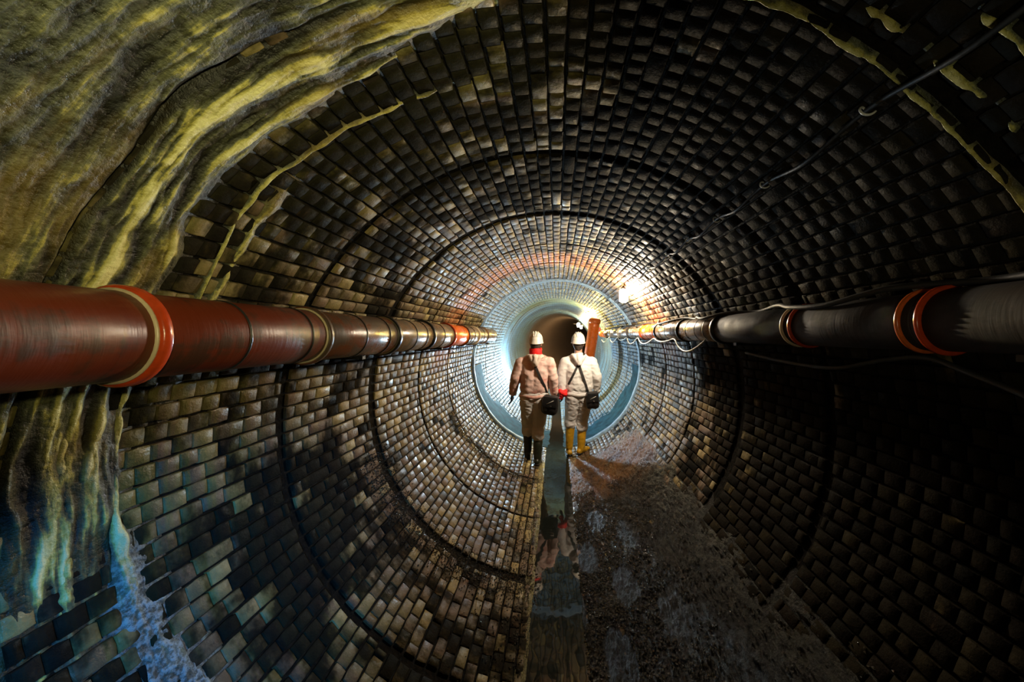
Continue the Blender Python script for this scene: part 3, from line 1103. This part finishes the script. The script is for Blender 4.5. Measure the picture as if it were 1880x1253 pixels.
# ------------------------------------------------------------------ people
def capsule(p0, r0, p1, r1, fy=1.0, n=18, m=8):
    """tapered capsule; fy flattens it along the tunnel direction"""
    p0, p1 = np.array(p0, float), np.array(p1, float)
    d = p1 - p0
    L = np.linalg.norm(d) + 1e-9
    d = d / L
    up = np.array([0, 1.0, 0]) if abs(d[1]) < 0.9 else np.array([1.0, 0, 0])
    u = np.cross(d, up)
    u /= np.linalg.norm(u)
    w2 = np.cross(d, u)
    a = np.arange(n) * 2 * PI / n
    rings = []
    for k in range(m + 1):
        q = PI / 2 * k / m
        rings.append((p0 - d * r0 * math.cos(q), max(r0 * math.sin(q), 1e-4)))
    for k in range(m + 1):
        q = PI / 2 * k / m
        rings.append((p1 + d * r1 * math.sin(q), max(r1 * math.cos(q), 1e-4)))
    v = np.concatenate([c + r_ * (np.cos(a)[:, None] * u + np.sin(a)[:, None] * w2) for c, r_ in rings])
    if fy != 1.0:
        t = np.clip((v - p0) @ d / L, 0, 1)
        yc = p0[1] + (p1[1] - p0[1]) * t
        v[:, 1] = yc + (v[:, 1] - yc) * fy
    f = grid_faces(len(rings), n, True).tolist()
    f.append(list(range(n))[::-1])
    f.append([(len(rings) - 1) * n + k for k in range(n)])
    return v, f


def blob(name, parts, voxel, mat, parent, smooth=6, fold=0.0, fscale=14.0, fz=1.0):
    """one continuous surface grown around overlapping shapes"""
    v, f = join(parts)
    me = bpy.data.meshes.new('tmp')
    me.from_pydata(v.tolist(), [], f)
    o = bpy.data.objects.new('tmp', me)
    C.objects.link(o)
    md = o.modifiers.new('r', 'REMESH')
    md.mode = 'VOXEL'
    md.voxel_size = voxel
    ms = o.modifiers.new('s', 'SMOOTH')
    ms.factor = 0.5
    ms.iterations = smooth
    dg = bpy.context.evaluated_depsgraph_get()
    ev = o.evaluated_get(dg)
    m2 = ev.to_mesh()
    nv = len(m2.vertices)
    co = np.empty(nv * 3)
    m2.vertices.foreach_get('co', co)
    co = co.reshape(-1, 3)
    no = np.empty(nv * 3)
    m2.vertices.foreach_get('normal', no)
    no = no.reshape(-1, 3)
    fs = [list(p.vertices) for p in m2.polygons]
    ev.to_mesh_clear()
    bpy.data.objects.remove(o)
    bpy.data.meshes.remove(me)
    if fold:
        k = 1 - np.abs(fbm(co[:, 0] * fscale, co[:, 1] * fscale, co[:, 2] * fscale * fz, 2)) * 2
        co = co + no * (fold * k)[:, None]
    return mk(name, co, fs, mat, parent), co, fs


def hand_parts(wrist, down, out, side, curl=0.6, cuff=0.040):
    """glove: palm, four fingers of unequal length with bends, thumb from the side of the palm"""
    w_ = np.array(wrist, float)
    d = np.array(down, float)
    d /= np.linalg.norm(d)
    o = np.array(out, float)                       # direction across the palm, from little finger to thumb
    o = o - d * np.dot(o, d)
    o /= np.linalg.norm(o)
    n_ = np.cross(d, o) * side                      # palm side
    ps = []
    for k in range(4):
        off = o * (0.030 - 0.020 * k)
        ps.append(capsule(w_ + off * 0.6, 0.017, w_ + off + d * 0.085, 0.0125))
        L = (0.072, 0.080, 0.075, 0.058)[k]
        a = w_ + off * 1.05 + d * 0.09
        b = a + (d * math.cos(curl * 0.5) + n_ * math.sin(curl * 0.5)) * L * 0.5
        c = b + (d * math.cos(curl * 1.3) + n_ * math.sin(curl * 1.3)) * L * 0.32
        e = c + (d * math.cos(curl * 1.9) + n_ * math.sin(curl * 1.9)) * L * 0.28
        ps += [capsule(a, 0.0105, b, 0.0098), capsule(b, 0.0098, c, 0.0092), capsule(c, 0.0092, e, 0.0082)]
    a = w_ + o * 0.028 + d * 0.025
    b = w_ + o * 0.058 + d * 0.058 + n_ * 0.012
    c = b + d * 0.032 + n_ * 0.014 + o * 0.004
    ps += [capsule(a, 0.014, b, 0.011), capsule(b, 0.011, c, 0.009)]
    ps.append(capsule(w_ - d * (0.01 + cuff), cuff, w_ + d * 0.0, 0.030))
    return ps


def head_parts(c):
    x, y, z = c                                     # centre of the skull; the face looks along +Y
    ps = [capsule((x, y - 0.018, z + 0.03), 0.082, (x, y + 0.012, z + 0.025), 0.078),
          capsule((x, y + 0.03, z - 0.02), 0.066, (x, y + 0.045, z - 0.075), 0.046),
          capsule((x, y + 0.055, z - 0.10), 0.026, (x, y + 0.062, z - 0.103), 0.024),
          capsule((x, y + 0.094, z + 0.005), 0.010, (x, y + 0.112, z - 0.032), 0.014),
          capsule((x - 0.022, y + 0.084, z - 0.068), 0.010, (x + 0.022, y + 0.084, z - 0.068), 0.010),
          capsule((x - 0.035, y + 0.078, z + 0.025), 0.012, (x + 0.035, y + 0.078, z + 0.025), 0.012),
          capsule((x, y - 0.02, z - 0.05), 0.058, (x, y - 0.03, z - 0.20), 0.060)]
    for s in (-1, 1):
        ps.append(capsule((x + s * 0.079, y - 0.002, z + 0.015), 0.014, (x + s * 0.078, y + 0.002, z - 0.03), 0.011))
    return ps


def ribbon(pts, normals, width, thick):
    pts, normals = np.asarray(pts, float), np.asarray(normals, float)
    tan = np.gradient(pts, axis=0)
    tan /= np.linalg.norm(tan, axis=1)[:, None]
    normals = normals - tan * (normals * tan).sum(1)[:, None]
    normals /= np.linalg.norm(normals, axis=1)[:, None]
    side = np.cross(tan, normals)
    rows = []
    for a, b in ((-1, -1), (1, -1), (1, 1), (-1, 1)):
        rows.append(pts + side * a * width / 2 + normals * b * thick / 2)
    v = np.stack(rows, 1).reshape(-1, 3)
    f = grid_faces(len(pts), 4, True).tolist()
    f += [[0, 1, 2, 3], [(len(pts) - 1) * 4 + k for k in (3, 2, 1, 0)]]
    return v, f


def helmet(parent, c, rx=0.104, ry=0.126, h=0.172):
    x, y, z = c                                     # centre of the rim
    n = 40
    a = np.arange(n) * 2 * PI / n
    rows = []
    prof = [(1.14, 0.0), (1.14, 0.008), (1.02, 0.020), (1.0, 0.05), (0.93, 0.085), (0.79, 0.118), (0.58, 0.145), (0.32, 0.161), (0.02, 0.166)]
    for k, hh in prof:
        front = np.where((np.sin(a) > 0) & (k > 1.05), 1 + 0.12 * np.sin(a) ** 2, 1.0)
        back = np.where(np.sin(a) < 0, -0.012 * np.sin(a) ** 2 * (1 if hh < 0.03 else 0), 0)
        kk = 1.0 + (k - 1.0) * (0.6 if k > 1.05 else 1)
        rows.append(np.stack([x + rx * kk * np.cos(a), y + ry * kk * front * np.sin(a), z + hh * h / 0.166 + back], -1))
    prof2 = [(0.93, 0.10), (0.96, 0.02), (1.02, 0.002)]
    for k, hh in prof2:
        rows.append(np.stack([x + rx * k * np.cos(a), y + ry * k * np.sin(a), np.full(n, z + hh)], -1))
    v = np.concatenate(rows[:9])
    f = grid_faces(9, n, True).tolist()
    f.append([8 * n + k for k in range(n)])
    v2 = np.concatenate([rows[9], rows[10], rows[11], rows[0]])
    f2 = grid_faces(4, n, True).tolist()
    V, Fc = join([(v, f), (v2, f2)])
    o = mk('helmet', V, Fc, 'helmet', parent)
    for s in (-0.035, 0.0, 0.035):
        pts = []
        for q in np.linspace(-1.15, 1.15, 15):
            pts.append([x + s * (0.4 + 0.6 * math.cos(q)), y + ry * 0.985 * math.sin(q), z + 0.025 + (h - 0.022) * math.cos(q) ** 0.85 * (1 - 0.02 * abs(s) / 0.035)])
        v, f = sweep(pts, 0.006 if s == 0 else 0.0045, 6)
        mk('helmet_ridge', v, f, 'helmet', o)
    return o


def boot(parent, ankle, top, foot_dir, mat, gz):
    """rubber boot: shaft, heel, instep, toe"""
    a = np.array(ankle, float)
    t = np.array(top, float)
    d = np.array([foot_dir[0], foot_dir[1], 0.0])
    d /= np.linalg.norm(d)
    g = np.array([a[0], a[1], gz])
    ps = [capsule(a + (t - a) * 0.0, 0.054, a + (t - a) * 0.55, 0.066), capsule(a + (t - a) * 0.55, 0.066, t - [0, 0, 0.03], 0.070),
          capsule(g - d * 0.045 + [0, 0, 0.042], 0.042, g + d * 0.06 + [0, 0, 0.045], 0.046),
          capsule(a, 0.054, g + d * 0.05 + [0, 0, 0.055], 0.046),
          capsule(g + d * 0.06 + [0, 0, 0.045], 0.046, g + d * 0.165 + [0, 0, 0.036], 0.037)]
    o, _, _ = blob('boot', ps, 0.009, mat, parent, 3, 0.0025, 18.0)
    sole = [capsule(g - d * 0.05 + [0, 0, 0.016], 0.046, g + d * 0.0 + [0, 0, 0.016], 0.042), capsule(g + d * 0.03 + [0, 0, 0.014], 0.044, g + d * 0.168 + [0, 0, 0.014], 0.044)]
    v, f = join(sole)
    v[:, 2] = gz + 0.002 + np.clip(v[:, 2] - gz - 0.0, -0.002, 0.022)
    mk('sole', v, f, 'black', o)
    return o


def person(label, base, hd, sh, hip, knees, ankles, feet, gz, elbows, wrists, jm, tm, bm, boot_top, hem, crotch, gloves, hood=True, hoodm='white', scarf=False, belly=0.15, fold=0.008):
    e = empty('person', base)
    tag(e, label, 'person')
    hx, hy, hz = hd
    shL, shR = [np.array(q, float) for q in sh]
    hpL, hpR = [np.array(q, float) for q in hip]
    mid_sh = (shL + shR) / 2
    mid_hp = (hpL + hpR) / 2
    # body: one continuous figure, mostly inside the clothes
    ps = head_parts(hd)
    ps.append(capsule((hx, hy - 0.03, hz - 0.18), 0.062, mid_sh + [0, 0, -0.05], 0.09))
    ps.append(capsule(shL + [0.05, 0, -0.06], 0.085, shR + [-0.05, 0, -0.06], 0.085, 0.9))
    ps.append(capsule(mid_sh + [0, 0, -0.1], 0.13, mid_hp + [0, 0, 0.05], 0.125, 0.75))
    ps.append(capsule(hpL, 0.09, hpR, 0.09))
    for s in range(2):
        S_, E_, W_ = sh[s], elbows[s], wrists[s]
        ps += [capsule(S_, 0.052, E_, 0.042), capsule(E_, 0.042, W_, 0.03)]
        ps += [capsule(hip[s], 0.085, knees[s], 0.058), capsule(knees[s], 0.056, ankles[s], 0.042)]
        ps.append(capsule(ankles[s], 0.038, np.array(ankles[s]) + np.array([feet[s][0], feet[s][1], 0]) * 0.1 + [0, 0, -0.045], 0.03))
    blob('body', ps, 0.009, 'skin', e, 3)
    for s in (-1, 1):
        v, f = capsule((hx + s * 0.030, hy + 0.083, hz + 0.004), 0.0105, (hx + s * 0.031, hy + 0.083, hz + 0.004), 0.0105, n=10, m=4)
        mk('eye', v, f, 'eye', e)
    ps = [capsule((hx, hy - 0.028, hz + 0.028), 0.083, (hx, hy - 0.034, hz - 0.03), 0.074), capsule((hx, hy - 0.05, hz - 0.05), 0.05, (hx, hy - 0.052, hz - 0.075), 0.045)]
    blob('hair', ps, 0.01, 'hair', e, 2, 0.003, 40)
    # jacket
    ps = [capsule(shL + [0.06, 0, -0.05], 0.105, shR + [-0.06, 0, -0.05], 0.105, 0.95),
          capsule((hx, hy - 0.03, hz - 0.20), 0.075, shL + [0.03, 0, 0.0], 0.075), capsule((hx, hy - 0.03, hz - 0.20), 0.075, shR + [-0.03, 0, 0.0], 0.075),
          capsule(mid_sh + [-0.07, -0.01, -0.14], 0.145, mid_hp + [-0.05, 0, hem + 0.16 - mid_hp[2]], belly, 0.85),
          capsule(mid_sh + [0.07, -0.01, -0.14], 0.145, mid_hp + [0.05, 0, hem + 0.16 - mid_hp[2]], belly, 0.85),
          capsule(mid_hp + [-0.075, 0, hem + 0.12 - mid_hp[2]], belly - 0.02, mid_hp + [0.075, 0, hem + 0.12 - mid_hp[2]], belly - 0.02, 0.95),
          capsule((hx, hy - 0.03, hz - 0.19), 0.075, mid_sh + [0, -0.01, -0.05], 0.11)]
    for s in range(2):
        S_, E_, W_ = [np.array(q, float) for q in (sh[s], elbows[s], wrists[s])]
        ps += [capsule(S_ + [0, 0, -0.015], 0.092, E_, 0.074), capsule(E_, 0.074, W_ + (E_ - W_) * 0.10, 0.054)]
    jo, jco, jfs = blob('jacket', ps, 0.0095, jm, e, 4, fold, 6.5, 1.5)
    if hood:
        hp = [capsule((hx - 0.075, hy - 0.115, hz - 0.185), 0.034, (hx + 0.075, hy - 0.115, hz - 0.185), 0.034),
              capsule((hx - 0.06, hy - 0.135, hz - 0.20), 0.036, (hx + 0.0, hy - 0.16, hz - 0.30), 0.028),
              capsule((hx + 0.06, hy - 0.135, hz - 0.20), 0.036, (hx + 0.015, hy - 0.16, hz - 0.30), 0.028),
              capsule((hx, hy - 0.14, hz - 0.19), 0.045, (hx + 0.005, hy - 0.155, hz - 0.27), 0.04),
              capsule((hx - 0.09, hy - 0.09, hz - 0.18), 0.032, (hx - 0.085, hy + 0.03, hz - 0.185), 0.024),
              capsule((hx + 0.09, hy - 0.09, hz - 0.18), 0.032, (hx + 0.085, hy + 0.03, hz - 0.185), 0.024)]
        blob('hood', hp, 0.0085, hoodm, jo, 4, 0.004, 12.0)
    # hem band
    b_ = belly + 0.004
    ps = [capsule(mid_hp + [-0.07, 0, hem + 0.012 - mid_hp[2]], 0.02, mid_hp + [0.07, 0, hem + 0.012 - mid_hp[2]], 0.02)]
    a = np.arange(36) * 2 * PI / 36
    rows = []
    for dz, k in ((0.035, 0.99), (0.03, 1.03), (0.0, 1.04), (-0.012, 1.0), (-0.012, 0.9)):
        rows.append(np.stack([mid_hp[0] + (b_ * 0.97 + 0.062) * k * np.cos(a), mid_hp[1] + b_ * 0.93 * k * np.sin(a), hem + dz + 0.006 * np.sin(a * 5)], -1))
    mk('waistband', np.concatenate(rows), grid_faces(5, 36, True), jm, jo)
    # trousers
    ps = [capsule(hpL + [0.0, 0, 0.06], 0.122, hpR + [0.0, 0, 0.06], 0.122, 1.0), capsule(hpL, 0.115, hpR, 0.115, 1.05)]
    for s in range(2):
        H_, K_, A_ = [np.array(q, float) for q in (hip[s], knees[s], ankles[s])]
        tt = (K_[2] - boot_top[s]) / max(1e-3, K_[2] - A_[2])
        T_ = K_ + (A_ - K_) * tt
        ps += [capsule(H_ + [0, 0, -0.02], 0.132, K_, 0.088), capsule(K_, 0.088, T_ + [0, 0, 0.04], 0.088), capsule(T_ + [0, 0, 0.055], 0.088, T_ + [0, 0, 0.03], 0.082)]
    cz = crotch
    ps.append(capsule((hpL[0] + 0.03, hpL[1], cz + 0.10), 0.07, (hpR[0] - 0.03, hpR[1], cz + 0.10), 0.07))
    blob('trousers', ps, 0.0095, tm, e, 3, fold * 0.9, 8.5, 1.4)
    for s in range(2):
        A_, K_ = np.array(ankles[s], float), np.array(knees[s], float)
        tt = (boot_top[s] + 0.03 - A_[2]) / (K_[2] - A_[2])
        boot(e, A_, A_ + (K_ - A_) * tt, feet[s], bm, gz[s])
    for s in range(2):
        E_, W_ = np.array(elbows[s], float), np.array(wrists[s], float)
        sd = -1 if s == 0 else 1
        dn = (W_ - E_)
        dn = dn / np.linalg.norm(dn) * 0.5 + np.array([0, 0.05, -0.6])
        gm = gloves[s]
        blob('glove', hand_parts(W_, dn, (-sd * 0.25, 1.0, 0), sd, 0.55, 0.04), 0.0052, gm, e, 2)
    helmet(e, (hx, hy - 0.004, hz + 0.008))
    if scarf:
        a = np.arange(40) * 2 * PI / 40
        rows = []
        for dz, k in ((0.0, 0.80), (0.012, 0.98), (-0.015, 1.06), (-0.045, 1.03), (-0.075, 1.08), (-0.09, 0.95)):
            rr = 0.088 * k * (1 + 0.03 * np.sin(a * 7 + dz * 60))
            rows.append(np.stack([hx + rr * np.cos(a), hy - 0.012 + rr * 0.98 * np.sin(a), hz - 0.075 + dz + 0.006 * np.sin(a * 3)], -1))
        mk('scarf', np.concatenate(rows), grid_faces(6, 40, True), 'red', e)
    bvh = BVHTree.FromPolygons([tuple(q) for q in jco], jfs)
    return e, bvh


def back_y(bvh, x, z, y0, default):
    hit = bvh.ray_cast(Vector((x, y0, z)), Vector((0, 1, 0)), 3.0)
    return hit[0].y if hit[0] is not None else default


def shoulder_bag(label, c, size, straps, bvh, py, rot=0.0):
    e = empty('shoulder_bag', (c[0], c[1], c[2] - size[2] / 2))
    tag(e, label, 'bag')
    rm = Matrix.Rotation(rot, 3, 'Y')
    v, f = box(c, size, rm, min(size) * 0.42)
    v += 0.006 * noise3(v[:, 0] * 14, v[:, 1] * 14, v[:, 2] * 14)[:, None]
    po = mk('pouch', v, f, 'bag', e)
    v, f = box((c[0], c[1] - size[1] * 0.44, c[2] + size[2] * 0.18), (size[0] * 0.84, size[1] * 0.25, size[2] * 0.55), rm, 0.012)
    fl = mk('flap', v, f, 'bag', e)
    v, f = box((c[0] + 0.01, c[1] - size[1] * 0.58, c[2] - size[2] * 0.02), (0.028, 0.012, 0.018), rm, 0.003)
    mk('buckle', v, f, 'steel', fl)
    v, f = sweep([[c[0] - size[0] * 0.2, c[1] - size[1] * 0.58, c[2] + size[2] * 0.10], [c[0] + size[0] * 0.22, c[1] - size[1] * 0.58, c[2] + size[2] * 0.27]], 0.0035, 6)
    mk('piping', v, f, 'wire', fl)
    for pl, wd in straps:
        pts, last = [], py - 0.15
        for i in range(len(pl) - 1):
            for t in np.linspace(0, 1, 14, endpoint=False):
                x = pl[i][0] + (pl[i + 1][0] - pl[i][0]) * t
                z = pl[i][1] + (pl[i + 1][1] - pl[i][1]) * t
                last = back_y(bvh, x, z, py - 1.0, last)
                pts.append([x, last - 0.006, z])
        pts = np.array(pts)
        for _ in range(6):
            pts[1:-1, 1] = np.minimum(pts[1:-1, 1], 0.25 * pts[:-2, 1] + 0.5 * pts[1:-1, 1] + 0.25 * pts[2:, 1])
        nr = np.tile([0, -1.0, 0.15], (len(pts), 1))
        v, f = ribbon(pts, nr, wd, 0.005)
        mk('strap', v, f, 'strap', e, smooth=False)
    return e


# left walker, 4.8 m in
y = 4.80
pA, bvA = person('person in a pink jacket with a red scarf and dark boots walking on the left', (-0.33, y, 0.04),
                 (-0.308, y + 0.02, 1.745), [(-0.515, y, 1.475), (-0.115, y, 1.475)], [(-0.415, y, 0.93), (-0.245, y, 0.93)],
                 [(-0.425, y + 0.06, 0.52), (-0.27, y + 0.04, 0.51)], [(-0.43, y + 0.05, 0.14), (-0.275, y - 0.12, 0.12)],
                 [(-0.12, 1.0), (0.10, 1.0)], [0.062, 0.030],
                 [(-0.60, y - 0.03, 1.25), (-0.055, y - 0.03, 1.25)], [(-0.655, y + 0.04, 1.0), (-0.035, y + 0.04, 1.0)],
                 'pink', 'grey', 'boot_dark', [0.40, 0.36], 0.975, 0.66, ['glove', 'glove'], True, 'cream_cloth', True, 0.155)
shoulder_bag('black shoulder bag hanging at the hip of the walker in pink', (-0.095, y - 0.15, 0.88), (0.24, 0.16, 0.28),
             [([(-0.345, 1.56), (-0.325, 1.47), (-0.17, 1.13), (-0.14, 1.02)], 0.036)], bvA, y, 0.12)

# right walker, 5.05 m in
y = 5.05
pB, bvB = person('person in white overalls with yellow rubber boots walking on the right', (0.345, y, 0.04),
                 (0.335, y + 0.02, 1.74), [(0.145, y, 1.46), (0.535, y, 1.46)], [(0.26, y, 0.92), (0.43, y, 0.92)],
                 [(0.215, y + 0.04, 0.56), (0.40, y + 0.05, 0.56)], [(0.195, y + 0.03, 0.13), (0.375, y - 0.02, 0.12)],
                 [(-0.10, 1.0), (0.75, 0.75)], [0.016, 0.050],
                 [(0.075, y - 0.02, 1.24), (0.615, y - 0.03, 1.23)], [(0.085, y - 0.04, 1.00), (0.63, y + 0.05, 0.99)],
                 'white', 'grey2', 'boot_yellow', [0.45, 0.40], 0.96, 0.70, ['glove', 'glove'], True, 'white', False, 0.158)
shoulder_bag('black bag on a crossed strap at the right hip of the walker in white', (0.535, y - 0.16, 0.90), (0.20, 0.14, 0.26),
             [([(0.415, 1.60), (0.40, 1.54), (0.32, 1.42), (0.165, 1.10)], 0.034), ([(0.29, 1.50), (0.345, 1.40), (0.44, 1.12), (0.475, 1.0)], 0.034)], bvB, y, -0.05)

# crumpled red bundle standing in for the left glove of the walker in white
c_ = np.array([0.088, y - 0.115, 0.985])
ps = [capsule(c_ + [-0.025, 0, 0.03], 0.036, c_ + [0.03, 0, 0.0], 0.042), capsule(c_ + [0.0, 0, 0.02], 0.036, c_ + [-0.02, 0.01, -0.055], 0.032),
      capsule(c_ + [0.02, 0, 0.02], 0.03, c_ + [0.052, 0.01, 0.045], 0.02), capsule(c_ + [-0.03, 0.0, 0.03], 0.028, c_ + [-0.045, 0.03, 0.05], 0.022),
      capsule(c_ + [0.0, 0.01, -0.03], 0.026, c_ + [0.0, 0.05, -0.01], 0.025)]
rc_ = empty('glove_bundle', tuple(c_ - [0, 0, 0.09]))
tag(rc_, 'crumpled bright red bundle standing in for the left glove of the walker in white', 'glove_bundle')
blob('bundle_mesh', ps, 0.007, 'red', rc_, 3, 0.006, 22.0)
